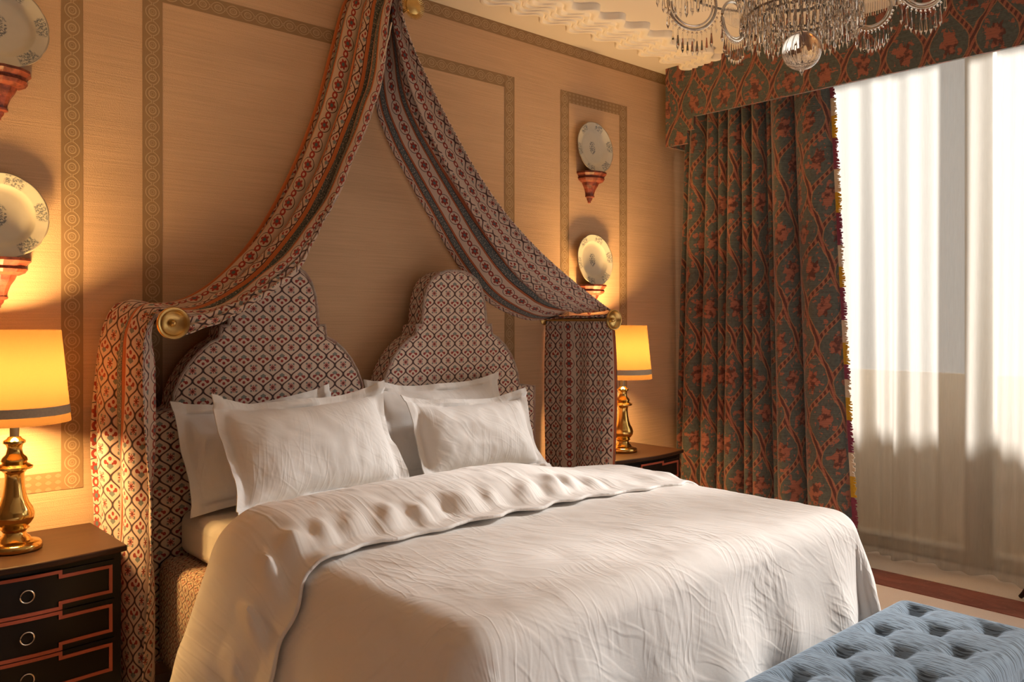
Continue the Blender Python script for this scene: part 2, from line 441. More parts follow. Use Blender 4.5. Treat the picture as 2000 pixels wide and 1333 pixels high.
# ------------------------------------------------------------------ mesh helpers
ORG = {}
class MB:
    """Collects shapes in world space and links them as ONE mesh object."""
    def __init__(s): s.v = []; s.f = []; s.uv = []
    def add(s, verts, faces, uvs=None):
        o = len(s.v)
        s.v.extend([tuple(map(float, p)) for p in verts])
        for f in faces:
            s.f.append(tuple(i + o for i in f))
            if uvs is None: s.uv.extend([(verts[i][0], verts[i][2]) for i in f])
            else: s.uv.extend([tuple(map(float, uvs[i])) for i in f])
        return s
    def grid(s, P, UV=None, flip=False):
        P = np.asarray(P, float); nu, nv = P.shape[:2]
        fs = []
        for i in range(nu - 1):
            for j in range(nv - 1):
                q = (i * nv + j, (i + 1) * nv + j, (i + 1) * nv + j + 1, i * nv + j + 1)
                fs.append(q[::-1] if flip else q)
        s.add(P.reshape(-1, 3), fs, None if UV is None else np.asarray(UV, float).reshape(-1, 2))
        return s
    def box(s, x0, x1, y0, y1, z0, z1):
        vs = [(x, y, z) for x in (x0, x1) for y in (y0, y1) for z in (z0, z1)]
        fs = [(0, 1, 3, 2), (4, 6, 7, 5), (0, 4, 5, 1), (2, 3, 7, 6), (0, 2, 6, 4), (1, 5, 7, 3)]
        o = len(s.v)
        s.v.extend(vs)
        for k, f in enumerate(fs):
            s.f.append(tuple(i + o for i in f))
            for i in f:
                p = vs[i]
                s.uv.append((p[1], p[2]) if k < 2 else (p[0], p[2]) if k < 4 else (p[0], p[1]))
        return s
    def lathe(s, prof, c=(0, 0, 0), seg=32, axis='z', a0=0.0, a1=2 * PI):
        P = []
        for r_, h in prof:
            row = []
            for k in range(seg + 1):
                a = a0 + (a1 - a0) * k / seg
                u, w = r_ * cos(a), r_ * sin(a)
                row.append((c[0] + u, c[1] + w, c[2] + h) if axis == 'z' else (c[0] + u, c[1] - h, c[2] + w))
            P.append(row)
        U = [[(k / seg, h) for k in range(seg + 1)] for r_, h in prof]
        return s.grid(P, U, flip=(axis == 'z'))
    def tube(s, pts, rad, n=8, cap=True):
        pts = [Vector(p) for p in pts]; rings = []
        up = Vector((0, 0, 1))
        for i, p in enumerate(pts):
            t = (pts[min(i + 1, len(pts) - 1)] - pts[max(i - 1, 0)]).normalized()
            a = t.cross(up)
            if a.length < 1e-3: a = t.cross(Vector((1, 0, 0)))
            a.normalize(); b_ = t.cross(a).normalized(); up = -b_ if False else up
            r_ = rad[i] if isinstance(rad, (list, tuple)) else rad
            rings.append([tuple(p + a * (r_ * cos(2 * PI * k / n)) + b_ * (r_ * sin(2 * PI * k / n))) for k in range(n + 1)])
        s.grid(rings, [[(k / n, i * .02) for k in range(n + 1)] for i in range(len(pts))])
        if cap:
            for ring, fl in ((rings[0], 1), (rings[-1], 0)):
                s.add(ring[:n], [tuple(range(n))[::-1] if fl else tuple(range(n))])
        return s
    def prism(s, poly, axis, d0, d1):
        """poly: 2D outline; extruded along axis from d0 to d1. axis 'y': poly=(x,z); 'x': poly=(y,z); 'z': poly=(x,y)"""
        def pt(p, d): return (p[0], d, p[1]) if axis == 'y' else (d, p[0], p[1]) if axis == 'x' else (p[0], p[1], d)
        n = len(poly)
        vs = [pt(p, d0) for p in poly] + [pt(p, d1) for p in poly]
        uv = [(p[0], p[1]) for p in poly] * 2
        fs = [tuple(range(n)), tuple(range(2 * n - 1, n - 1, -1))]
        s.add(vs, fs, uv)
        L = 0.0
        for i in range(n):
            j = (i + 1) % n
            l = math.dist(poly[i], poly[j])
            s.add([vs[i], vs[j], vs[j + n], vs[i + n]], [(0, 3, 2, 1)], [(L, 0), (L + l, 0), (L + l, abs(d1 - d0)), (L, abs(d1 - d0))])
            L += l
        return s
    def build(s, name, mat, parent=None, smooth=True, weld=1e-6, bevel=0.0, seg=2, solid=0.0, sub=0, angle=40):
        me = bpy.data.meshes.new(name)
        org = ORG.get(parent, Vector((0, 0, 0))) if parent is not None else Vector((0, 0, 0))
        me.from_pydata([(p[0] - org[0], p[1] - org[1], p[2] - org[2]) for p in s.v], [], s.f)
        ul = me.uv_layers.new(name='UVMap')
        ul.data.foreach_set('uv', np.array(s.uv, 'f').ravel())
        me.materials.append(mat)
        bm = bmesh.new(); bm.from_mesh(me)
        if weld > 0: bmesh.ops.remove_doubles(bm, verts=bm.verts, dist=weld)
        bmesh.ops.recalc_face_normals(bm, faces=bm.faces)
        if smooth:
            lim = R(angle)
            for f in bm.faces: f.smooth = True
            for e in bm.edges:
                if len(e.link_faces) == 2 and e.calc_face_angle(0) > lim: e.smooth = False
        bm.to_mesh(me); bm.free()
        o = bpy.data.objects.new(name, me); COL.objects.link(o)
        if parent is not None: o.parent = parent; ORG[o] = org
        if bevel > 0:
            md = o.modifiers.new('bevel', 'BEVEL'); md.width = bevel; md.segments = seg; md.limit_method = 'ANGLE'; md.angle_limit = R(35)
        if solid > 0:
            md = o.modifiers.new('solid', 'SOLIDIFY'); md.thickness = solid; md.offset = 0
        if sub:
            md = o.modifiers.new('sub', 'SUBSURF'); md.levels = sub; md.render_levels = sub
        return o

def tag(o, label, cat, group=None, kind=None):
    if label: o['label'] = label
    if cat: o['category'] = cat
    if group: o['group'] = group
    if kind: o['kind'] = kind
    return o
def struct(o): o['kind'] = 'structure'; return o
def thing(name, label, cat, loc, group=None):
    o = bpy.data.objects.new(name, None); o.empty_display_size = .05; COL.objects.link(o)
    o.location = loc; ORG[o] = Vector(loc)
    return tag(o, label, cat, group)
def dup(root, loc, label, rz=0.0):
    r = root.copy(); COL.objects.link(r); r.location = loc; r.rotation_euler = (0, 0, rz); r['label'] = label
    for ch in list(root.children):
        c = ch.copy(); COL.objects.link(c); c.parent = r
        for g in list(ch.children):
            d = g.copy(); COL.objects.link(d); d.parent = c
    return r
def catmull(pts, n):
    P = np.array(pts, float); m_ = len(P)
    d = np.r_[0, np.cumsum(np.linalg.norm(np.diff(P, axis=0), axis=1))]
    t = np.linspace(0, d[-1], n); out = []
    for k in t:
        i = min(max(np.searchsorted(d, k) - 1, 0), m_ - 2)
        f = (k - d[i]) / max(d[i + 1] - d[i], 1e-9)
        p0, p1, p2, p3 = P[max(i - 1, 0)], P[i], P[i + 1], P[min(i + 2, m_ - 1)]
        out.append(.5 * (2 * p1 + (p2 - p0) * f + (2 * p0 - 5 * p1 + 4 * p2 - p3) * f * f + (3 * p1 - p0 - 3 * p2 + p3) * f ** 3))
    return np.array(out)
def fbm(p, s=1.0, o=3):
    return noise.fractal(Vector(p) * s, .6, 2.0, o)

# ------------------------------------------------------------------ setting
WY, CZ = 3.5, 3.10                                    # headboard wall, ceiling height
struct(MB().box(-1.6, 5.36, WY, WY + .15, 0, CZ).build('wall_back', M['wall']))
struct(MB().box(-1.75, -1.6, -3.2, WY + .15, 0, CZ).build('wall_left', M['wall_dark']))
struct(MB().box(-1.75, 5.5, -3.35, -3.2, 0, CZ).build('wall_front', M['wall_dark']))
struct(MB().box(-1.75, 5.4, -3.35, WY + .15, -.1, 0).build('floor', M['carpet']))
struct(MB().box(-1.75, 5.36, -3.35, WY + .15, CZ, CZ + .1).build('ceiling', M['ceiling']))
# window wall: piers, lintel and parapet round two openings with deep reveals
WX = 4.86
w = MB()
w.box(WX, 5.36, 2.98, WY, 0, CZ); w.box(WX, 5.36, -1.5, -1.0, 0, CZ); w.box(WX, 5.36, -3.2, -2.7, 0, CZ)
w.box(WX, 5.36, -2.7, -1.5, 2.8, CZ); w.box(5.26, 5.36, -2.7, -1.5, 0, .5)
struct(w.build('wall_right', M['white_wall']))
def window(n, y0, y1, z0, z1, mull):
    f = MB()
    f.box(5.27, 5.34, y0, y0 + .07, z0, z1).box(5.27, 5.34, y1 - .07, y1, z0, z1)
    f.box(5.27, 5.34, y0 + .07, y1 - .07, z0, z0 + .07).box(5.27, 5.34, y0 + .07, y1 - .07, z1 - .05, z1)
    for yy in mull: f.box(5.27, 5.34, yy - .075, yy + .075, z0 + .07, z1 - .05)
    fo = struct(f.build('window_%d' % n, M['frame_white'], smooth=False))
    ys = [y0 + .07] + sum([[k - .075, k + .075] for k in sorted(mull)], []) + [y1 - .07]
    for a, c in zip(ys[0::2], ys[1::2]):
        MB().box(5.30, 5.306, a, c, z0 + .07, z1 - .05).build('pane', M['glass'], fo, smooth=False)
window(1, -1.0, 2.98, .012, 3.098, [-.05, .88, 1.80])
struct(MB().box(5.75, 5.762, -3.2, 4.5, -.1, 1.10).build('wall_balcony', M['white_wall'], smooth=False))
struct(MB().box(5.5, 5.75, -3.2, 4.5, -.1, 0).build('floor_balcony', M['white_wall'], smooth=False))
window(2, -2.7, -1.5, .5, 2.8, [])  # unseen second window, its daylight serves as fill
# floor: red stone edging and the carpet of the window alcove
struct(MB().box(4.543, 4.802, -3.2, WY, 0, .004).build('trim_1', M['red_stone'], smooth=False))
struct(MB().box(4.802, 5.40, -1.0, 2.98, 0, .006).build('trim_2', M['carpet2'], smooth=False))

# wallpaper borders
tn = [3]
def strip_v(x0, x1, z0, z1):
    L = (z1 - z0) / .0665
    o = MB().grid([[(x0, WY - .0015, z0), (x0, WY - .0015, z1)], [(x1, WY - .0015, z0), (x1, WY - .0015, z1)]], [[(0, 0), (0, L)], [(1, 0), (1, L)]]).build('trim_%d' % tn[0], M['border'], smooth=False)
    tn[0] += 1; struct(o)
def strip_h(x0, x1, z0, z1, mat='border'):
    L = (x1 - x0) / .0665
    o = MB().grid([[(x0, WY - .001, z0), (x0, WY - .001, z1)], [(x1, WY - .001, z0), (x1, WY - .001, z1)]], [[(0, 0), (1, 0)], [(0, L), (1, L)]]).build('trim_%d' % tn[0], M[mat], smooth=False)
    tn[0] += 1; struct(o)
PT, PB = 2.817, .803
strip_v(.321, .398, PB, PT); strip_v(.849, .926, PB, PT); strip_h(.398, .849, PT - .07, PT, 'border_plain'); strip_h(.398, .849, PB, PB + .07, 'border_plain')
strip_v(1.146, 1.225, PB, PT); strip_v(3.092, 3.167, PB, PT); strip_h(1.225, 3.092, PT - .069, PT); strip_h(1.225, 3.092, PB, PB + .07)
strip_v(3.536, 3.608, PB, PT); strip_v(4.067, 4.142, PB, PT); strip_h(3.608, 4.067, PT - .068, PT, 'border_plain'); strip_h(3.608, 4.067, PB, PB + .07, 'border_plain')
strip_h(-1.6, 4.86, 3.030, 3.0995)

# plaster moulding of the ceiling: four scalloped ridges
def moulding():
    ns, prof = 900, []
    zz = [0, -.044, -.052, -.052, -.038, -.038, -.048, -.048, -.034, -.034, -.044, -.044, -.030, -.030, -.041, -.041, -.028, -.027, -.036, -.040, -.040, -.034, 0]
    dd = [0, .006, .014, .034, .042, .050, .058, .078, .086, .094, .102, .124, .132, .140, .150, .174, .182, .192, .202, .214, .246, .254, .256]
    P = []
    for i in range(ns + 1):
        X = -1.6 + 6.05 * i / ns
        wv = math.tanh(.7 * sin(2 * PI * (X - 3.10) / .206)) / math.tanh(.7)
        P.append([(X, 3.235 - d + .036 * wv, CZ + z_) for d, z_ in zip(dd, zz)])
    o = MB().grid(P).build('trim_%d' % tn[0], M['plaster'], angle=60); tn[0] += 1; struct(o)
moulding()

# ------------------------------------------------------------------ bed
bed = thing('bed', 'wide bed with twin onion-domed headboard in red ogee print', 'bed', (2.13, 2.3, 0))
half = [(.0, 1.695), (.05, 1.692), (.10, 1.678), (.14, 1.652), (.17, 1.612), (.188, 1.56), (.197, 1.51), (.202, 1.46), (.204, 1.425),
        (.236, 1.424), (.239, 1.395), (.244, 1.372), (.285, 1.352), (.33, 1.315), (.37, 1.268), (.40, 1.218), (.424, 1.16), (.434, 1.10)]
def dome(cx): return [(cx - a, z) for a, z in half[::-1]] + [(cx + a, z) for a, z in half[1:]]
HB0, HB1 = 1.116, 3.146
outline = [(HB0, .12), (HB0, 1.088)] + dome(1.628) + dome(2.598) + [(HB1, 1.088), (HB1, .12)]
hb = MB().prism(outline, 'y', 3.31, 3.44).build('headboard', M['headboard'], bed, bevel=.014, seg=3, smooth=True, angle=30)
MB().tube([(p[0], 3.314, p[1]) for p in outline], .0065, 6).build('piping', M['headboard'], hb)
MB().box(1.13, 3.13, 1.52, 3.305, .12, .535).build('bed_base', M['base'], bed, bevel=.05, seg=4)
for lx in (1.25, 3.0):
    for ly in (1.62, 3.2): MB().lathe([(.0, 0), (.025, 0), (.035, .12), (0, .12)], (lx, ly, 0), 12).build('leg', M['lacquer'], bed)

mt = MB().box(1.215, 3.01, 1.50, 3.30, .535, .706).build('mattress', M['sheet'], bevel=.045, seg=5)
tag(mt, 'pale sheeted mattress between the printed bed base and white duvet', 'mattress')

# duvet: one sheet laid over the mattress, dropping in a curve past its sides and foot
DX0, DX1, DY0 = 1.25, 2.97, 1.52
def drape_pt(a, b_, z0, rad, flare=.16, amp=.02, seed=0.0):
    qx, qy = min(max(a, DX0), DX1), max(b_, DY0)
    ox, oy = a - qx, b_ - qy
    d = math.hypot(ox, oy)
    if d < 1e-6: return (a, b_, z0)
    nx, ny = ox / d, oy / d
    q = d / rad
    fl_ = .10 + .24 * abs(nx)
    if q < 1.35: out, drop = rad * sin(q), rad * (1 - cos(q))
    else:
        e = d - rad * 1.35
        out, drop = rad * sin(1.35) + e * fl_, rad * (1 - cos(1.35)) + e * .985
    s_ = (b_ * abs(nx) + a * abs(ny)) + math.atan2(ny, nx) * .35
    k = min(1, max(0, drop - .06) / .35)
    w_ = amp * k * (sin(s_ * 9 + seed) + .6 * sin(s_ * 19 + 1.3 + seed)) + .03 * k * fbm((a * .9, b_ * .9, seed + 2), 2.2)
    return (qx + nx * (out + w_), qy + ny * (out + w_), max(z0 - drop, .03))
def wrinkle(a, b_, seed=0.0):
    n1 = fbm((a * 1.3 + b_ * .4, b_ * 1.1, seed), 2.0, 3)
    n2 = noise.noise(Vector((a * 6 + b_ * 4 + n1 * 1.2, b_ * 5 - a * 2, seed + 5)))
    n3 = noise.noise(Vector((a * 9 - b_ * 3 + n1, b_ * 13 + a * 4, seed + 9)))
    return .007 * n1 + .0018 * (1 - abs(n2) * 2) + .0010 * (1 - abs(n3) * 2)
duvet = thing('duvet', 'white linen duvet spread over the bed with its top edge turned back', 'duvet', (2.13, 2.0, .7))
na, nb = 230, 200
A0, A1, B0, B1 = DX0 - .62, DX1 + .62, DY0 - .72, 2.62
P, U = [], []
for i in range(na + 1):
    a = A0 + (A1 - A0) * i / na; row, ur = [], []
    for j in range(nb + 1):
        b_ = B0 + (B1 - B0) * j / nb
        puff = .022 * max(0, 1 - ((a - 2.13) / 1.0) ** 2)
        p = drape_pt(a, b_, .727 + puff, .085, seed=1.0)
        p = (p[0], p[1], max(p[2] + wrinkle(a, b_), .02))
        row.append(p); ur.append((a, b_))
    P.append(row); U.append(ur)
MB().grid(P, U).build('duvet_cover', M['linen'], duvet, solid=.012)
# the turned-back top: from the roll near the pillows to a wavy free edge
P, U = [], []
na, nb = 300, 84
for i in range(na + 1):
    a = DX0 - .66 + (DX1 - DX0 + 1.20) * i / na; row, ur = [], []
    ed = .010 * sin(a * 7.0 + .5) + .016 * noise.noise(Vector((a * 9, 1.2, 4))) + .012 * sin(a * 31)
    for j in range(nb + 1):
        t = j / nb
        # profile: under side, roll, top side, free edge
        if t < .25: y_, h_ = 2.50 + .10 * (t / .25), .020
        elif t < .5:
            q = (t - .25) / .25 * PI
            y_, h_ = 2.60 + .042 * sin(q), .062 - .042 * cos(q)
        else:
            q = (t - .5) / .5
            y_ = 2.60 - q * (.43 + ed)
            r_ = min(1, q / .84)
            h_ = .104 + .016 * sin(r_ * PI * .8) - .086 * r_ ** 2.2          # puffed back, ruffled line, flat hem band
            crin = max(0, 1 - abs(q - .72) / .20)
            h_ += crin * (.013 * sin(a * 47 + 2.0 * sin(a * 5) + q * 5) + .032 * noise.noise(Vector((a * 19, q * 2.0, 2)))) + .010 * crin
            y_ += crin * .010 * noise.noise(Vector((a * 26, 4, 4)))
            h_ = max(h_, .013)
        tp = min(1, max(0, (a - 2.20) / .60)); tp = 1 - .80 * tp * tp * (3 - 2 * tp)
        h_ = .014 + (h_ - .014) * tp
        p = drape_pt(a, y_, .727 + h_ + .02 * max(0, 1 - ((a - 2.13) / 1.0) ** 2), .085 + h_, seed=1.0, amp=.016)
        wz = wrinkle(a * 1.6, y_ * 1.6, 7.0) * .9
        row.append((p[0], p[1], max(p[2] + wz, .02))); ur.append((a, y_ * 1.0 + t))
    P.append(row); U.append(ur)
MB().grid(P, U).build('turned_back_edge', M['linen'], duvet, solid=.010)

# pillows with a flat flange, leaning on the headboard
def pillow(name, label, cx, yb, yt, zb, zt, W, H, T, seed, roll=0.0, mat='linen_p', slump=.0, yaw=0.0):
    root = thing(name, label, 'pillow', (cx, yb, zb), 'pillows leaning on the headboard')
    fl = .045
    n = 56
    lean = math.atan2(yt - yb, zt - zb)
    def place(u, v, w_):                               # u across, v up the pillow, w out of its face (towards the room)
        ur, vr = u * cos(roll) - (v - H / 2) * sin(roll), (v - H / 2) * cos(roll) + u * sin(roll) + H / 2
        bend = slump * (ur / (W / 2)) ** 2
        y_ = -w_ * cos(lean) + vr * sin(lean) - bend
        return (cx + ur * cos(yaw) - y_ * sin(yaw), yb + y_ * cos(yaw) + ur * sin(yaw), zb + vr * cos(lean) + w_ * sin(lean))
    def th(u, v):
        a = min(1, abs(u) / (W / 2 - fl)); c = min(1, abs(v - H / 2) / (H / 2 - fl))
        t = (1 - a ** 2.6) ** .62 * (1 - c ** 2.6) ** .62
        return T * t
    grids = []
    for side in (1, -1):
        P, U = [], []
        for i in range(n + 1):
            row, ur = [], []
            for j in range(n + 1):
                # denser near the seam
                uu = -1 + 2 * i / n; vv = -1 + 2 * j / n
                u = W / 2 * uu; v = H / 2 * vv
                pin = 1 - .045 * (1 - abs(uu)) ** 0 * abs(vv) ** 3 * (1 - uu * uu) * 1.2
                pin2 = 1 - .06 * abs(uu) ** 3 * (1 - vv * vv)
                u2, v2 = u * pin2, v * pin
                t = th(u, v + H / 2)
                inside = 1 if t > 0 else 0
                wr = .010 * fbm((u * 3 + seed, v * 3, seed), 2.0) + .006 * (1 - 2 * abs(noise.noise(Vector((u * 9 + v * 5 + seed, v * 8 - u * 4, seed + 3)))))
                w_ = side * (.004 + t * .5) + (wr * (.6 if t > .01 else .3)) * (1 if side == 1 else .6)
                if t <= .001: w_ = side * .003 + .016 * sin(u * 16 + seed) * (abs(vv) > .85) + .016 * sin(v * 18 + seed * 2) * (abs(uu) > .88) + .012 * fbm((u * 6, v * 6, seed + 8))
                v2 += .022 * abs(uu) ** 3 * max(0, vv) - .012 * (1 - uu * uu) * max(0, vv)
                row.append(place(u2, v2 + H / 2, w_)); ur.append((u + seed, v))
            P.append(row); U.append(ur)
        grids.append((P, U))
    mb = MB()
    for P, U in grids: mb.grid(P, U)
    # rim closing the two faces
    (Pa, _), (Pb, _) = grids
    def ring(P): return [P[i][0] for i in range(n + 1)] + [P[n][j] for j in range(1, n + 1)] + [P[i][n] for i in range(n - 1, -1, -1)] + [P[0][j] for j in range(n - 1, 0, -1)]
    ra, rb = ring(Pa), ring(Pb); k = len(ra)
    mb.add(ra + rb, [(i, (i + 1) % k, k + (i + 1) % k, k + i) for i in range(k)], [(0, 0)] * (2 * k))
    mb.build('pillow_case', M[mat], root, weld=1e-5, angle=80)
    return root
pillow('pillow', 'large white flanged pillow at front left leaning nearest the camera', 1.645, 2.90, 3.10, .735, 1.12, .79, .46, .20, 1.7, R(1.0), slump=.03, yaw=R(3))
pillow('pillow', 'white flanged pillow standing behind the front left pillow by bed edge', 1.53, 3.13, 3.27, .725, 1.10, .70, .43, .12, 5.2, R(3), slump=.01)
pillow('pillow', 'white flanged pillow at front right half sunk behind the turned-back duvet', 2.46, 2.90, 3.08, .73, 1.06, .70, .41, .19, 9.1, R(-1), slump=.03, yaw=R(-3))
pillow('pillow', 'white flanged pillow upright at back right with only its top showing', 2.44, 3.12, 3.245, .73, 1.105, .80, .45, .11, 13.4, R(0), slump=.0)

# ------------------------------------------------------------------ canopy drape and its brass holdbacks
canopy = thing('bed_canopy_drape', 'red and teal printed fabric swagged from wall peak over both arms', 'drapery', (2.24, 3.3, 0))
def loft(A, B, ns, nv, off, width, name, mat, curl=None, u0=0.0, v0=0.0, sh=None):
    a, c = catmull(A, ns), catmull(B, ns)
    L = np.r_[0, np.cumsum(np.linalg.norm(np.diff((a + c) / 2, axis=0), axis=1))]
    P = np.zeros((ns, nv, 3)); U = np.zeros((ns, nv, 2))
    T = np.gradient((a + c) / 2, axis=0)
    for i in range(ns):
        W = c[i] - a[i]
        N = np.cross(T[i], W); N /= max(np.linalg.norm(N), 1e-9)
        s = i / (ns - 1)
        for j in range(nv):
            v = j / (nv - 1)
            vv = v + (sh(s, v) if sh else 0.0)
            P[i, j] = a[i] + W * vv + N * off(s, v)
            if curl: P[i, j] += curl(s, v)
            U[i, j] = (v * width + u0, L[i] + v0)
    return MB().grid(P, U).build(name, mat, canopy, solid=.004, angle=180)
g = lambda v, c, w_: math.exp(-((v - c) / w_) ** 2)
# left swag: outer edge lies at the wall, inner edge forward
LA = [(2.25, 3.47, 3.0), (2.15, 3.475, 3.02), (2.06, 3.48, 2.953), (1.973, 3.48, 2.68), (1.912, 3.48, 2.454), (1.841, 3.48, 2.254), (1.753, 3.48, 2.058), (1.643, 3.48, 1.865), (1.515, 3.48, 1.701), (1.392, 3.48, 1.588), (1.265, 3.48, 1.521), (1.124, 3.48, 1.505), (1.04, 3.48, 1.485)]
LB = [(2.26, 3.22, 2.99), (2.19, 3.21, 2.98), (2.141, 3.2, 2.883), (2.086, 3.2, 2.522), (2.04, 3.2, 2.388), (1.966, 3.2, 2.206), (1.876, 3.2, 2.004), (1.754, 3.18, 1.827), (1.598, 3.14, 1.667), (1.401, 3.1, 1.527), (1.25, 3.06, 1.465), (1.13, 3.04, 1.462), (1.05, 3.05, 1.465)]
def offL(s, v):
    env = min(1, .6 + s * 2.0) * (1 - .55 * max(0, s - .75) / .25)
    a = 2 * PI * 3.0 * v + .9 + .8 * sin(s * 3.2) + .3 * sin(s * 9)
    return (.048 * cos(a) * (.55 + .45 * sin(v * PI)) - .02 * sin(v * PI)) * env + .004 * sin(s * 40 + v * 9) * v
def shL(s, v):
    a = 2 * PI * 3.0 * v + .9 + .8 * sin(s * 3.2) + .3 * sin(s * 9)
    return .092 * sin(a) * sin(v * PI) ** .5 * (1 - .5 * max(0, s - .75) / .25)
loft(LA, LB, 150, 140, offL, 1.10, 'swag', M['drape'], u0=.02, sh=shL)
# inner flap of the left swag turning down in front of the left dome
FA = [atY(655, 385, 3.19), atY(600, 470, 3.17), atY(548, 530, 3.14), atY(470, 583, 3.09), atY(400, 612, 3.05), atY(345, 628, 3.02)]
FB = [atY(660, 380, 3.185), atY(610, 478, 3.15), atY(578, 532, 3.11), atY(500, 590, 3.05), atY(430, 630, 3.00), atY(362, 655, 2.97)]
loft(FA, FB, 60, 20, lambda s, v: .006 * sin(v * 14 + s * 6) + .004 * sin(s * 50), .10, 'swag', M['drape_cool_lit'], v0=.4)
# right swag: its under side faces the room
RA = [(2.23, 3.47, 3.0), (2.235, 3.475, 2.80), (2.239, 3.48, 2.523), (2.314, 3.48, 2.334), (2.436, 3.48, 2.158), (2.581, 3.48, 1.962), (2.748, 3.48, 1.745), (2.944, 3.48, 1.559), (3.209, 3.48, 1.458), (3.40, 3.48, 1.455)]
RB = [(2.17, 3.19, 2.99), (2.19, 3.2, 2.843), (2.255, 3.2, 2.709), (2.343, 3.18, 2.543), (2.441, 3.15, 2.36), (2.574, 3.12, 2.153), (2.746, 3.09, 1.954), (2.954, 3.05, 1.772), (3.186, 3.02, 1.622), (3.425, 3.0, 1.49)]
def offR(s, v):
    env = .35 + .65 * sin(min(1, s * 1.15) * PI) ** .7
    o = .016 * sin(v * 2 * PI * 1.6 + 1.0) - .05 * g(v, .62 - .25 * s, .05) + .03 * g(v, .75 - .25 * s, .06) - .02 * g(v, .93, .03) - .05 * sin(v * PI)
    return o * env
loft(RA, RB, 150, 70, offR, .60, 'swag', M['drape_cool_lit'], u0=.18)
# left fall, bunched over the rod and hanging beside the nightstand
FLA = [(1.15, 3.47, 1.50), (1.05, 3.47, 1.515), (.995, 3.47, 1.44), (.965, 3.47, 1.28), (.945, 3.47, 1.0), (.965, 3.47, .70), (.985, 3.47, .42), (.99, 3.47, .03)]
FLB = [(1.13, 3.05, 1.47), (1.07, 3.07, 1.475), (1.045, 3.10, 1.40), (1.05, 3.10, 1.26), (1.05, 3.10, 1.0), (1.045, 3.10, .72), (1.03, 3.10, .40), (1.02, 3.08, .03)]
def offF(s, v):
    a = 2 * PI * 2.6 * v + 1.6 - .6 * s + .3 * sin(s * 7)
    tie = 1 - .45 * g(s, .55, .10)
    return max(min((.040 * cos(a) + .008 * sin(v * 31 + s * 9)) * min(1, .25 + s * 4) * tie, .036 if s > .45 else .07), -.07)
def shF(s, v):
    a = 2 * PI * 2.6 * v + 1.6 - .6 * s + .3 * sin(s * 7)
    return .085 * sin(a) * sin(v * PI) ** .5 * min(1, .2 + s * 4)
loft(FLA, FLB, 140, 140, offF, .86, 'fall', M['drape_cool_lit'], u0=-.13, sh=shF)
FRA = [(3.36, 3.49, 1.45), (3.395, 3.49, 1.455), (3.41, 3.49, 1.42), (3.412, 3.49, 1.0), (3.412, 3.485, .6), (3.412, 3.49, .03)]
FRB = [(3.37, 3.0, 1.47), (3.405, 3.0, 1.475), (3.415, 2.975, 1.42), (3.41, 2.955, 1.1), (3.41, 2.975, .6), (3.41, 2.98, .03)]
loft(FRA, FRB, 80, 60, lambda s, v: (.012 * sin(v * 9 + 1) + .006 * sin(v * 21 + s * 4)) * min(1, s * 4 + .2), .52, 'fall', M['drape_cool_lit'], u0=.462)
# pale lining tape showing at the gather
MB().tube([atY(*p) for p in ((765, 44, 3.19), (760, 70, 3.185), (752, 100, 3.18), (745, 125, 3.18))], .0028, 5).build('lining_tape', M['white_tape'], canopy)

def holdback(name, label, X, Z, Yd, rad):
    t = thing(name, label, 'holdback', (X, WY, Z), 'brass drapery arms on the wall')
    MB().tube([(X, WY, Z), (X, Yd + .012, Z)], .009, 14).build('rod', M['brass_dull'], t)
    MB().lathe([(0, 0), (.032, 0), (.032, .006), (.022, .012), (.012, .016), (0, .016)], (X, WY, Z), 24, 'y').build('wall_plate', M['brass_dull'], t)
    k = rad / .057
    d = MB().lathe([(0, -.004), (.030 * k, -.004), (.050 * k, .002), (.057 * k, .010), (.0575 * k, .017), (.054 * k, .022), (.048 * k, .021), (.044 * k, .016), (.040 * k, .010), (.024 * k, .004), (.012 * k, .003), (.0, .003)], (X, Yd, Z), 56, 'y').build('disc', M['brass_dull'], t, angle=60)
    MB().lathe([(.013, .002), (.013, .010), (.010, .016), (.004, .021), (0, .022)], (X, Yd, Z), 20, 'y').build('button', M['brass_dull'], d, angle=60)
    return t
holdback('drapery_holdback', 'round dished brass holdback over the left side of the bed', 1.076, 1.436, 2.98, .057)
holdback('drapery_holdback', 'round dished brass holdback over the right side of the bed', 3.403, 1.447, 2.98, .057)
# sunburst rosette of the peak
rs = thing('canopy_rosette', 'spiky sunburst brass rosette on rod at top of canopy', 'holdback', (2.24, WY, 2.94))
MB().tube([(2.24, WY, 2.895), (2.24, 3.19, 2.895)], .011, 14).build('rod', M['brass_dull'], rs)
d = MB().lathe([(0, -.004), (.036, -.004), (.042, .004), (.038, .012), (.028, .016), (.012, .020), (0, .021)], (2.24, 3.18, 2.895), 40, 'y').build('disc', M['brass_dull'], rs)
sp = MB()
for k in range(44):
    a = 2 * PI * k / 44
    p0 = (2.24 + .038 * cos(a), 3.176, 2.895 + .038 * sin(a)); p1 = (2.24 + .062 * cos(a), 3.168, 2.895 + .062 * sin(a))
    sp.tube([p0, p1], [.0042, .0014], 5)
sp.build('ray', M['brass_dull'], rs)['kind'] = 'stuff'

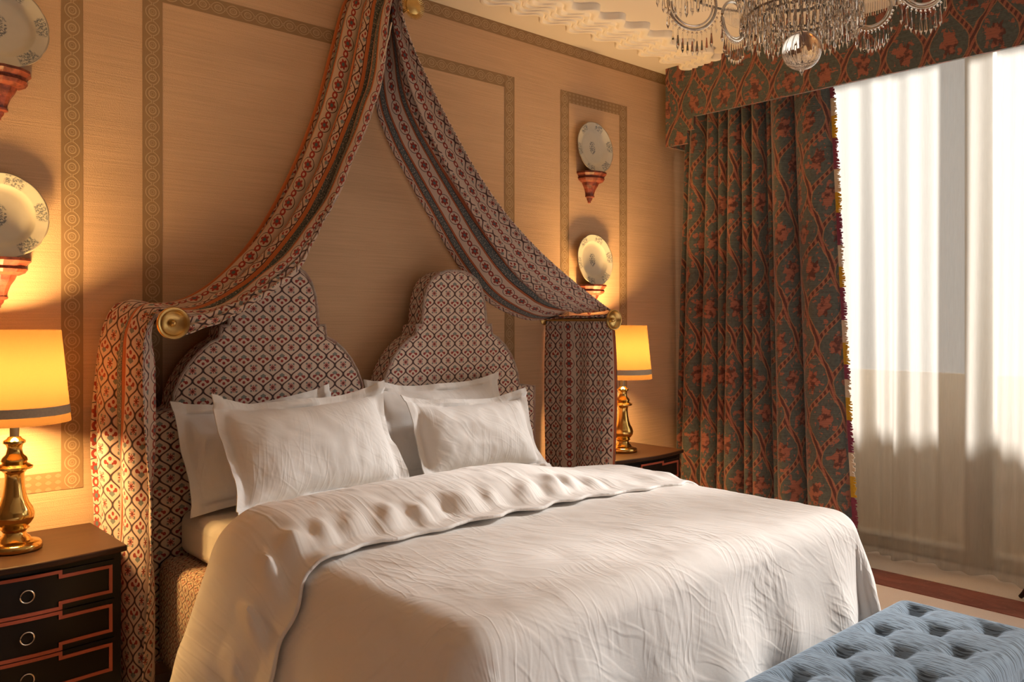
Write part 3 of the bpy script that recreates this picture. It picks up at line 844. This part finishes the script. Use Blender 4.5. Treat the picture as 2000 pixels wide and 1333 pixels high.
# ------------------------------------------------------------------ nightstands and lamps
NZ = .665
def nightstand(cx, label):
    t = thing('nightstand', label, 'nightstand', (cx, 3.27, 0), 'nightstands beside the bed')
    w2, yf = .295, 3.075
    n = 24
    # serpentine front
    def front(u): return yf - .012 - .022 * cos(u * PI) * (1 if abs(u) < 1 else 1)
    top = [(cx - .312, 3.49), (cx - .312, 3.06)] + [(cx + .312 * (-1 + 2 * k / n), 3.045 - .014 * (1 + cos(PI * (-1 + 2 * k / n))) + .012 * (abs(-1 + 2 * k / n) ** 6)) for k in range(n + 1)] + [(cx + .312, 3.06), (cx + .312, 3.49)]
    MB().prism(top[:1] + top[2:-2] + top[-1:], 'z', NZ - .022, NZ).build('top', M['walnut'], t, bevel=.006, seg=3, smooth=False)
    body = [(cx - w2, 3.485)] + [(cx + w2 * (-1 + 2 * k / n), yf - .010 * (1 + cos(PI * (-1 + 2 * k / n)))) for k in range(n + 1)] + [(cx + w2, 3.485)]
    MB().prism(body, 'z', .12, NZ - .022).build('body', M['lacquer'], t, smooth=False)
    for sx in (-1, 1):
        for yy in (3.11, 3.45): MB().lathe([(0, 0), (.014, 0), (.024, .12), (0, .12)], (cx + sx * (w2 - .03), yy, 0), 12).build('leg', M['lacquer'], t)
    for sx in (-1, 1): MB().box(cx + sx * (w2 + .001) - .0015, cx + sx * (w2 + .001) + .0015, 3.11, 3.45, .16, NZ - .05).build('side_inlay', M['red_line'], t, smooth=False)
    def yfr(x_): return yf - .010 * (1 + cos(PI * (x_ - cx) / w2))
    for k in range(3):
        z1 = NZ - .045 - k * .1345; z0 = z1 - .128
        dw = .272
        fr_ = [(cx + dw * (-1 + 2 * i / n), yfr(cx + dw * (-1 + 2 * i / n)) - .008) for i in range(n + 1)]
        dr = MB().prism(fr_ + [(cx + dw, yf + .01), (cx - dw, yf + .01)], 'z', z0, z1).build('drawer', M['lacquer'], t, smooth=False)
        # fretted coral line with a taller middle
        zc = (z0 + z1) / 2; lw = .011
        a_, c_, hw, hc = .258, .098, .043, .060
        loop = [(-a_, hw), (-c_, hw), (-c_, hc), (c_, hc), (c_, hw), (a_, hw), (a_, -hw), (c_, -hw), (c_, -hc), (-c_, -hc), (-c_, -hw), (-a_, -hw)]
        fm = MB()
        for (x0, q0), (x1, q1) in zip(loop, loop[1:] + loop[:1]):
            if abs(q0 - q1) < 1e-6:
                steps = 6
                for s_ in range(steps):
                    u0 = min(x0, x1) + (abs(x1 - x0)) * s_ / steps; u1 = min(x0, x1) + abs(x1 - x0) * (s_ + 1) / steps
                    if s_ == 0: u0 -= lw / 2
                    if s_ == steps - 1: u1 += lw / 2
                    ya, yb_ = yfr(cx + u0) - .008, yfr(cx + u1) - .008
                    zz0, zz1 = zc + q0 - lw / 2, zc + q0 + lw / 2
                    fm.add([(cx + u0, ya, zz0), (cx + u1, yb_, zz0), (cx + u1, yb_, zz1), (cx + u0, ya, zz1), (cx + u0, ya - .005, zz0), (cx + u1, yb_ - .005, zz0), (cx + u1, yb_ - .005, zz1), (cx + u0, ya - .005, zz1)],
                           [(4, 5, 6, 7), (0, 1, 5, 4), (3, 7, 6, 2), (0, 4, 7, 3), (1, 2, 6, 5)])
            else:
                ya = yfr(cx + x0) - .008
                fm.box(cx + x0 - lw / 2, cx + x0 + lw / 2, ya - .005, ya + .001, zc + min(q0, q1) - lw / 2, zc + max(q0, q1) + lw / 2)
        fm.build('fret_line', M['red_line'], dr, smooth=False)
        rg = MB(); pts = []
        for q in range(25):
            an = 2 * PI * q / 24
            pts.append((cx + .020 * cos(an), yfr(cx) - .012, zc + .020 * sin(an)))
        rg.tube(pts, .0021, 6, cap=False); rg.build('ring_pull', M['silver'], dr)
    return t
ns1 = nightstand(.640, 'black lacquered nightstand with coral fretwork at the left of the bed')
dup(ns1, (3.835, 3.27, 0), 'black lacquered nightstand with coral fretwork in corner by the curtain')

lamp = thing('table_lamp', 'turned brass lamp with glowing yellow shade on the left nightstand', 'lamp', (.645, 3.25, NZ), 'bedside lamps')
def W(z): return z                                     # profile heights above the lamp's foot
prof = [(0, 0), (.080, 0), (.084, .006), (.084, .018), (.078, .026), (.062, .030), (.050, .036), (.046, .044), (.037, .050), (.034, .062), (.040, .070), (.046, .074), (.040, .080),
        (.050, .090), (.059, .104), (.061, .122), (.055, .142), (.044, .160), (.036, .185), (.031, .215), (.0285, .245), (.030, .262), (.040, .272), (.054, .276), (.056, .284), (.045, .290), (.036, .296),
        (.041, .304), (.037, .314), (.026, .326), (.022, .345), (.026, .358), (.034, .364), (.034, .372), (.024, .378), (.018, .386), (0, .386)]
lb = MB().lathe(prof, (.645, 3.25, NZ), 48).build('base', M['brass'], lamp, angle=50)
MB().tube([(.645, 3.25, NZ + .38), (.645, 3.25, NZ + .50)], .0145, 16).build('stem', M['metal_grey'], lamp)
S0, S1 = NZ + .434, NZ + .748
sh = MB().lathe([(.172, S0 - NZ), (.171, S0 - NZ + .01), (.141, S1 - NZ)], (.645, 3.25, NZ), 64).build('lamp_shade', M['shade'], lamp, angle=80)
def rs_(z): return .172 - .031 * (z - S0) / (S1 - S0)
MB().lathe([(rs_(S0 + .028) + .0015, S0 + .028 - NZ), (rs_(S0 + .058) + .0015, S0 + .058 - NZ)], (.645, 3.25, NZ), 64).build('trim_band', M['shade_band'], sh, angle=80)
sp = MB()
for a in (0, 2 * PI / 3, 4 * PI / 3): sp.tube([(.645, 3.25, S1 - .02), (.645 + .14 * cos(a), 3.25 + .14 * sin(a), S1 - .006)], .0018, 6)
sp.tube([(.645, 3.25, NZ + .5), (.645 + .02, 3.25, NZ + .56), (.645, 3.25, S1 - .02)], .002, 6)
sp.build('shade_carrier', M['brass_dull'], sh)
MB().lathe([(0, .50), (.012, .50), (.014, .52), (.028, .56), (.030, .585), (.022, .61), (0, .62)], (.645, 3.25, NZ), 20).build('bulb', M['bulb'], lamp)
lamp2 = dup(lamp, (3.81, 3.25, NZ), 'turned brass lamp with glowing yellow shade on nightstand beside the curtain')
for X in (.645, 3.81):
    l = bpy.data.lights.new('lamp_light', 'POINT'); l.energy = 64; l.color = (1.0, .58, .20); l.shadow_soft_size = .08
    o = bpy.data.objects.new('lamp_light', l); o.location = (X, 3.25, NZ + .585); COL.objects.link(o)

# ------------------------------------------------------------------ plates on carved wall brackets
def plate(x, z):
    mb = MB(); n = 72
    prof = [(0, .0), (.55, .0), (.66, .006), (.72, .016), (.76, .019), (.97, .026), (1.0, .028)]
    rad = .158
    P, U = [], []
    for r_, h in prof:
        row, ur = [], []
        for k in range(n + 1):
            a = 2 * PI * k / n
            sc = 1 - (.018 * (1 - abs(sin(a * 6))) ** 2) * max(0, (r_ - .7) / .3)
            rr = r_ * sc
            y_ = -h; zz = rad * rr * sin(a)
            row.append((x + rad * rr * cos(a), WY - .012 + (y_) - (-zz * .0) - .030 * (1 - (zz + rad) / (2 * rad)), z + zz)); ur.append((rr * cos(a), rr * sin(a)))
        P.append(row); U.append(ur)
    mb.grid(P, U)
    return mb
pl = plate(.64, 1.823).build('plate', M['plate'], solid=.004, angle=80)
me = pl.data; me.transform(__import__('mathutils').Matrix.Translation((-.64, -WY, -1.823))); pl.location = (.64, WY, 1.823)
PG = 'faience plates on the wall'
tag(pl, 'scalloped faience plate on the lower red bracket above the left lamp', 'plate', PG)
for loc, lb_ in (((.64, WY, 2.505), 'scalloped faience plate on the upper red bracket at the left'), ((3.785, WY, 2.497), 'scalloped faience plate on the upper red bracket right of the canopy'), ((3.785, WY, 1.812), 'scalloped faience plate on the lower red bracket right of the canopy')):
    c = pl.copy(); COL.objects.link(c); c.location = loc; c['label'] = lb_
def bracket(x, z, label):                              # z = height of the shelf surface
    t = thing('wall_bracket', label, 'bracket', (x, WY, z), 'carved red wall brackets')
    a0, a1 = PI, 2 * PI
    MB().lathe([(0, 0), (.108, 0), (.110, -.010), (.100, -.020), (.092, -.030), (.098, -.040), (.090, -.052), (.070, -.062), (0, -.062)], (x, WY, z), 6, 'z', a0, a1).build('shelf', M['bracket'], t, smooth=False)
    MB().lathe([(.0, -.060), (.064, -.060), (.056, -.078), (.043, -.098), (.034, -.122), (.030, -.142), (.0, -.142)], (x, WY, z), 6, 'z', a0, a1).build('corbel', M['bracket'], t, smooth=False)
    MB().lathe([(0, -.140), (.034, -.140), (.034, -.147), (.022, -.152), (.020, -.162), (.012, -.172), (.012, -.180), (0, -.186)], (x, WY, z), 10, 'z', a0, a1).build('finial', M['bracket'], t)
    return t
br = bracket(.64, 1.672, 'carved red bracket under the lower plate above the left lamp')
dup(br, (.64, WY, 2.354), 'carved red bracket under the upper plate at the left')
dup(br, (3.785, WY, 2.346), 'carved red bracket under the upper plate right of the canopy')
dup(br, (3.785, WY, 1.661), 'carved red bracket half hidden by the canopy right of the bed')

# ------------------------------------------------------------------ window dressing
PX = 4.434
pel = thing('pelmet', 'flat stepped pelmet in teal and rust brocade over the window', 'pelmet', (PX, 1.5, CZ))
o2 = [(3.416, 3.098), (3.416, 2.583), (3.244, 2.583), (3.244, 2.666), (3.193, 2.666), (3.193, 2.748), (-1.05, 2.748), (-1.05, 2.666), (-1.10, 2.666), (-1.10, 2.583), (-1.27, 2.583), (-1.27, 3.098)]
MB().prism(o2, 'x', PX, PX + .02).build('front_board', M['brocade_p'], pel, smooth=False)
for a, c in ((3.396, 3.416), (-1.27, -1.25)): MB().box(PX + .021, WX - .001, a, c, 2.583, 3.098).build('return_board', M['brocade_p'], pel, smooth=False)

def pleated(y_top, y_bot, z_top, z_bot, widths, amp, X, root, name, mat, per=12, flat_last=False, rows=50, lean=0.0):
    ph, hs = [0.0], [0.0]
    tot = sum(widths)
    q, x_ = [], []
    acc = 0
    for wi, w_ in enumerate(widths):
        for k in range(per):
            f = k / per
            q.append((acc + w_ * f) / tot)
            x_.append(-abs(sin(PI * f)) ** .55 * (amp[wi] if isinstance(amp, (list, tuple)) else amp))
        acc += w_
    q.append(1.0); x_.append(0.0)
    P, U = [], []
    for r_ in range(rows + 1):
        s = r_ / rows; z_ = z_top + (z_bot - z_top) * s
        row, ur, arc, prev = [], [], 0.0, None
        for qq, xo in zip(q, x_):
            y0 = y_top[0] + (y_top[1] - y_top[0]) * qq; y1 = y_bot[0] + (y_bot[1] - y_bot[0]) * qq
            y_ = y0 + (y1 - y0) * s
            p = (X + xo * (.75 + .35 * s) + .008 * sin(qq * 40 + s * 3) + lean * s * s, y_ + .010 * sin(qq * 31 + s * 4.0) * s * (1 - qq), z_)
            if prev is not None: arc += math.dist(p[:2], prev[:2])
            prev = p; row.append(p); ur.append((arc, z_))
        P.append(row); U.append(ur)
    return MB().grid(P, U).build(name, mat, root, solid=.006, angle=70), P
cur = thing('curtain', 'heavy pleated teal and rust brocade curtain with tasselled edge', 'curtain', (4.62, 2.9, 0))
wid = [.035, .12, .085, .055, .095, .06, .08, .03, .13, .20]
_, CP = pleated((3.40, 2.405), (3.49, 2.24), 2.93, .008, wid, [.06, .10, .10, .08, .11, .09, .11, .03, .11, .075], 4.66, cur, 'curtain_panel', M['brocade'])
# tasselled edge: blocks of thread in three colours
def fringe(edge, root, dy, z_hi, seq):
    e = np.array(edge); zt = e[:, 2]
    def pt(z_):
        i = np.argmin(abs(zt - z_)); i = min(max(i, 1), len(e) - 2)
        return np.array([np.interp(-z_, -zt, e[:, 0]), np.interp(-z_, -zt, e[:, 1])])
    z_ = z_hi; k = 0
    while z_ > .02:
        nm, L = seq[k % len(seq)]; z2 = max(z_ - L, .01)
        mb = MB(); n = max(3, int((z_ - z2) / .0085))
        zz = z_
        mb.add([(*(pt(z_) + (-.004, 0)), z_), (*(pt(z2) + (-.004, 0)), z2), (*(pt(z2) + (-.004, dy * .5)), z2), (*(pt(z_) + (-.004, dy * .5)), z_)], [(0, 1, 2, 3)])
        for j in range(n):
            za, zb = z_ - (z_ - z2) * j / n, z_ - (z_ - z2) * (j + 1) / n
            p = pt(za); ln = dy * (.72 + .42 * random.random()); sag = random.uniform(-.004, .002); xo = random.uniform(-.006, .004)
            mb.add([(p[0] - .004, p[1] + dy * .4, za), (p[0] - .004, p[1] + dy * .4, zb), (p[0] - .004 + xo, p[1] + ln, zb + sag), (p[0] - .004 + xo, p[1] + ln, za + sag - .001),
                    (p[0] + .001, p[1] + dy * .4, za), (p[0] + .001, p[1] + dy * .4, zb), (p[0] + .001 + xo, p[1] + ln, zb + sag), (p[0] + .001 + xo, p[1] + ln, za + sag - .001)],
                   [(0, 1, 2, 3), (7, 6, 5, 4), (0, 3, 7, 4), (1, 5, 6, 2), (2, 6, 7, 3)])
        mb.build('fringe_block', M[nm], root, smooth=False)
        z_ = z2; k += 1
fringe([r_[-1] for r_ in CP], cur, -.034, 2.83, [('fr_mag', .085), ('fr_cream', .105), ('fr_gold', .13), ('fr_mag', .185), ('fr_cream', .135), ('fr_gold', .12), ('fr_mag', .19), ('fr_cream', .125), ('fr_gold', .12), ('fr_mag', .19), ('fr_cream', .13), ('fr_gold', .125)])
# sheer
sheer = MB()
ny, nz = 560, 50
P, U = [], []
for i in range(ny + 1):
    y_ = 2.94 - 3.88 * i / ny
    ph = y_ * 30 + 2.2 * sin(y_ * 3.1) + 1.1 * sin(y_ * 7.7 + 1)
    big = .036 * sin(ph * .55) + .024 * sin(ph * 1.3 + 1) - .03 * abs(sin(y_ * 5.2 + .4)) ** 6
    row, ur = [], []
    for j in range(nz + 1):
        s = j / nz; z_ = 3.0 - 2.985 * s
        sw = .5 + .75 * s
        wave = .012 * sin(y_ * 11 + s * 5) * s
        foot = .05 * max(0, (s - .93) / .07) ** 2 * (.4 + .6 * noise.noise(Vector((y_ * 5, 2, 1))))
        x0 = 5.10 + big * sw + wave - foot
        row.append((x0, y_ + .03 * s * sin(y_ * 4 + 1), z_ + .02 * max(0, (s - .9) / .1) * noise.noise(Vector((y_ * 7, 1, 6))) ** 2)); ur.append((y_, z_))
    P.append(row); U.append(ur)
so = sheer.grid(P, U).build('sheer_curtain', M['sheer'], angle=180)
tag(so, 'floor-length cream sheer curtain glowing in front of the window', 'curtain')

# ------------------------------------------------------------------ tufted bench
bench = thing('tufted_bench', 'blue velvet bench with deep button tufting at bed foot', 'bench', (2.15, 1.08, 0))
BX0, BX1, BY0, BY1, BZ = 1.25, 3.065, .845, 1.315, .455
brow = [(1.215, 0), (1.095, .13), (.975, 0)]
btn = [(x_, y_) for y_, o in brow for x_ in [2.687 + o + .26 * k for k in range(-7, 3)] if BX0 + .08 < x_ < BX1 - .03]
def bench_h(x_, y_):
    u = (x_ - 2.687) / .26 + (y_ - 1.215) / .24; v = (x_ - 2.687) / .26 - (y_ - 1.215) / .24
    su, sv = abs(sin(PI * u)), abs(sin(PI * v))
    f = (su * sv) ** .5
    r2 = min((x_ - a) ** 2 + (y_ - c) ** 2 for a, c in btn)
    h = .011 * f + .030 * (1 - math.exp(-r2 / .0013)) 
    ex = min(x_ - BX0, BX1 - x_); ey = min(y_ - BY0, BY1 - y_)
    e = min(ex, ey)
    inner = min(1, max(0, (e - .03) / .05)); inner = inner * inner * (3 - 2 * inner)
    h = h * inner + .040 * (1 - inner)
    rr = .055
    if ex < rr or ey < rr:
        dx, dy = max(0, rr - ex), max(0, rr - ey)
        d = min(1, math.hypot(dx, dy) / rr)
        h -= rr * (1 - math.sqrt(max(0, 1 - d * d)))
    return h - .05
nx, ny = 260, 84
P, U = [], []
for i in range(nx + 1):
    x_ = BX0 + (BX1 - BX0) * i / nx
    row = [(x_, BY0 + (BY1 - BY0) * j / ny, BZ + .01 + bench_h(x_, BY0 + (BY1 - BY0) * j / ny)) for j in range(ny + 1)]
    P.append(row); U.append([(p[0], p[1]) for p in row])
cu = MB().grid(P, U).build('cushion', M['velvet'], bench, angle=180)
def skirt(mb):
    zt = BZ - .09
    loop = [P[i][0] for i in range(nx + 1)] + [P[nx][j] for j in range(1, ny + 1)] + [P[i][ny] for i in range(nx - 1, -1, -1)] + [P[0][j] for j in range(ny - 1, -1, -1)]
    prof = [0, .03, .08, .16, .24, .27]
    G, UU = [], []; L = 0
    for k, p in enumerate(loop):
        if k: L += math.dist(p, loop[k - 1])
        cx_, cy_ = 2.15, 1.08
        outx = .008 * np.sign(p[0] - cx_) if (abs(p[0] - BX0) < 1e-6 or abs(p[0] - BX1) < 1e-6) else 0
        outy = .008 * np.sign(p[1] - cy_) if (abs(p[1] - BY0) < 1e-6 or abs(p[1] - BY1) < 1e-6) else 0
        G.append([(p[0] + outx * sin(PI * d / .27), p[1] + outy * sin(PI * d / .27), p[2] - d) for d in prof]); UU.append([(L, -d) for d in prof])
    mb.grid(G, UU); return mb
skirt(MB()).build('skirt', M['velvet'], bench, angle=60)
MB().tube([(BX0, BY0, BZ - .095), (BX1, BY0, BZ - .095), (BX1, BY1, BZ - .095), (BX0, BY1, BZ - .095), (BX0, BY0, BZ - .095)], .006, 8).build('piping', M['velvet'], bench)
first = None
for x_, y_ in btn:
    if first is None:
        first = MB().lathe([(.012, -.004), (.011, .003), (.007, .006), (0, .007)], (0, 0, 0), 14).build('button', M['velvet'], None); first.parent = bench; q = first
    else:
        q = first.copy(); COL.objects.link(q)
    q.location = Vector((x_, y_, BZ + .01 + bench_h(x_, y_) + .002)) - ORG[bench]
for a in (BX0 + .08, BX1 - .08):
    for c in (BY0 + .07, BY1 - .07): MB().lathe([(0, 0), (.016, 0), (.026, .14), (0, .14)], (a, c, 0), 12).build('leg', M['walnut'], bench)

# ------------------------------------------------------------------ chandelier
KX, KY = 2.535, 1.40
ch = thing('chandelier', 'crystal chandelier of hanging prisms with a clear glass ball', 'chandelier', (KX, KY, CZ))
er, ed_ = np.array([SA, -CA]), np.array([CA, SA])
def cp(lat, dep, z_): return (KX + er[0] * lat + ed_[0] * dep, KY + er[1] * lat + ed_[1] * dep, z_)
MB().lathe([(0, 0), (.07, 0), (.075, -.015), (.055, -.035), (.02, -.05), (0, -.05)], (KX, KY, CZ), 32).build('ceiling_cup', M['brass_dull'], ch)
MB().lathe([(0, -.05), (.012, -.05), (.012, -.12), (.035, -.16), (.045, -.20), (.03, -.24), (.014, -.27), (.014, -.36), (.03, -.40), (0, -.42)], (KX, KY, CZ), 20).build('stem', M['crystal'], ch)
BALLZ = 2.329
MB().lathe([(.0625 * sin(PI * k / 40), -.0625 * cos(PI * k / 40)) for k in range(41)], (KX, KY, BALLZ), 64).build('glass_ball', M['crystal'], ch, angle=180, weld=1e-5)
MB().lathe([(.012, -.060), (.007, -.066), (.0, -.084)], (KX, KY, BALLZ), 12).build('ball_tip', M['crystal'], ch)
def ringm(mb, z_, r_, t=.004):
    mb.tube([(KX + r_ * cos(2 * PI * k / 48), KY + r_ * sin(2 * PI * k / 48), z_) for k in range(49)], t, 6, cap=False)
fr = MB()
for z_, r_ in ((2.45, .17), (2.45, .12), (2.53, .19), (2.62, .24), (2.72, .20), (2.60, .40)): ringm(fr, z_, r_)
for k in range(8):
    a = 2 * PI * k / 8
    fr.tube([(KX, KY, 2.70), (KX + .2 * cos(a), KY + .2 * sin(a), 2.66), (KX + .40 * cos(a), KY + .40 * sin(a), 2.60)], .005, 6)
    fr.tube([(KX + .13 * cos(a), KY + .13 * sin(a), 2.45), (KX + .24 * cos(a), KY + .24 * sin(a), 2.62), (KX + .03 * cos(a), KY + .03 * sin(a), 2.74)], .003, 5)
fr.tube([(KX, KY, BALLZ + .06), (KX, KY, 2.74)], .004, 6)
fr.build('frame', M['metal_grey'], ch)
def prism_drop(mb, p, L, w_, rot):
    x_, y_, z_ = p
    c, s = cos(rot), sin(rot)
    def q(a, b_, h): return (x_ + a * c - b_ * s, y_ + a * s + b_ * c, z_ - h)
    lv = [(.22, 0), (w_ * .25 / w_, .02), (.30, .12), (1.0, .80)]
    vs, fs = [q(0, 0, 0)], []
    for f, h in ((.28, .06), (.42, .30), (1.0, .80)):
        vs += [q(f * w_, 0, h * L), q(0, f * w_, h * L), q(-f * w_, 0, h * L), q(0, -f * w_, h * L)]
    vs.append(q(0, 0, L)); n = len(vs) - 1
    for k in range(4): fs.append((0, 1 + k, 1 + (k + 1) % 4))
    for b0 in (1, 5):
        for k in range(4): fs.append((b0 + k, b0 + 4 + k, b0 + 4 + (k + 1) % 4, b0 + (k + 1) % 4))
    for k in range(4): fs.append((9 + k, n, 9 + (k + 1) % 4))
    mb.add(vs, fs)
# dense basket of prisms
bk = MB()
for z_, r_, n, L in ((2.45, .170, 56, .10), (2.45, .120, 40, .10), (2.48, .188, 60, .085), (2.50, .155, 44, .09), (2.54, .18, 52, .095), (2.58, .20, 56, .09), (2.62, .225, 60, .085), (2.66, .20, 52, .085), (2.70, .16, 40, .08), (2.74, .12, 30, .08), (2.46, .07, 20, .10)):
    for k in range(n):
        a = 2 * PI * k / n + r_ * 7
        rr = r_ + rng.uniform(-.006, .006)
        prism_drop(bk, (KX + rr * cos(a), KY + rr * sin(a), z_ + rng.uniform(-.006, .006)), L * rng.uniform(.9, 1.08), .0052, rng.uniform(0, PI))
bk.build('prism_fringe', M['crystal'], ch, smooth=False)['kind'] = 'stuff'
# hoops with their hanging drops
proto = None
def drop_at(p, L=.075):
    global proto
    if proto is None:
        mb = MB(); prism_drop(mb, (0, 0, 0), .075, .0058, .4); proto = mb.build('crystal_drop', M['crystal'], None, smooth=False); proto.parent = ch; o = proto
    else:
        o = proto.copy(); COL.objects.link(o)
    o.location = Vector(p) - ORG[ch]; o.rotation_euler = (0, 0, rng.uniform(0, PI)); o.scale = (1, 1, L / .075)
hoops = [(-.315, .20, 2.560, .092, 0.25), (-.138, .32, 2.540, .070, .70), (.312, .19, 2.533, .064, -.70), (.40, .02, 2.563, .085, .1), (-.42, -.12, 2.575, .09, 0), (.28, -.30, 2.59, .08, .9), (-.15, -.40, 2.58, .08, -1.2)]
for lat, dep, zc, r_, tw in hoops:
    dx, dy = er[0] * cos(tw) + ed_[0] * sin(tw), er[1] * cos(tw) + ed_[1] * sin(tw)
    c0 = cp(lat, dep, zc)
    hp = lambda a, r2=r_: (c0[0] + dx * r2 * cos(a), c0[1] + dy * r2 * cos(a), c0[2] + r2 * sin(a))
    h = MB(); h.tube([hp(2 * PI * k / 40) for k in range(41)], .0055, 8, cap=False)
    h.tube([hp(PI + PI * k / 24, r_ * .86) for k in range(25)], .0035, 6)
    ho = h.build('hoop', M['silver'], ch)
    fine = MB()
    for k in range(14):
        xo = -1 + 2 * k / 13
        fine.tube([(c0[0] + dx * r_ * .8 * xo, c0[1] + dy * r_ * .8 * xo, zc + r_ * .75 * math.sqrt(max(0, 1 - xo * xo * .8))), (c0[0] + dx * r_ * .8 * xo, c0[1] + dy * r_ * .8 * xo, zc - r_ * .3 * math.sqrt(max(0, 1 - xo * xo * .8)))], .0016, 5)
    for k in range(17):                                # bead row under the hoop
        a = PI * 1.08 + PI * .84 * k / 16; p = hp(a, r_ * 1.13)
        fine.lathe([(.0042 * sin(PI * q / 6), -.0042 * cos(PI * q / 6)) for q in range(7)], p, 8)
    fine.build('bead_row', M['crystal'], ho)['kind'] = 'stuff'
    n = 11
    for k in range(n):
        xo = -1 + 2 * k / (n - 1)
        drop_at((c0[0] + dx * r_ * 1.0 * xo, c0[1] + dy * r_ * 1.0 * xo, zc - r_ * (.25 + .95 * math.sqrt(max(0, 1 - xo * xo)))), .075)

# ------------------------------------------------------------------ small dark table whose scrolled foot reaches into the frame
st = thing('side_table', 'dark scrolled table foot on the alcove carpet at the right frame edge', 'table', (4.76, 1.18, 0))
MB().lathe([(0, .56), (.16, .56), (.17, .57), (.17, .58), (.16, .59), (0, .59)], (4.76, 1.18, 0), 32).build('top', M['walnut'], st)
MB().lathe([(0, .16), (.03, .16), (.022, .24), (.035, .36), (.02, .44), (.03, .56), (0, .56)], (4.76, 1.18, 0), 16).build('pedestal', M['walnut'], st)
for k in range(3):
    a = R(73.8) + k * 2 * PI / 3
    pts = [(4.76 + cos(a) * r_, 1.18 + sin(a) * r_, z_) for r_, z_ in ((.02, .22), (.10, .215), (.18, .17), (.235, .10), (.262, .045), (.285, .016))]
    MB().tube([tuple(p) for p in catmull(pts, 14)], [.020, .020, .019, .018, .017, .016, .015, .014, .013, .012, .012, .013, .013, .011], 8).build('leg', M['walnut'], st)
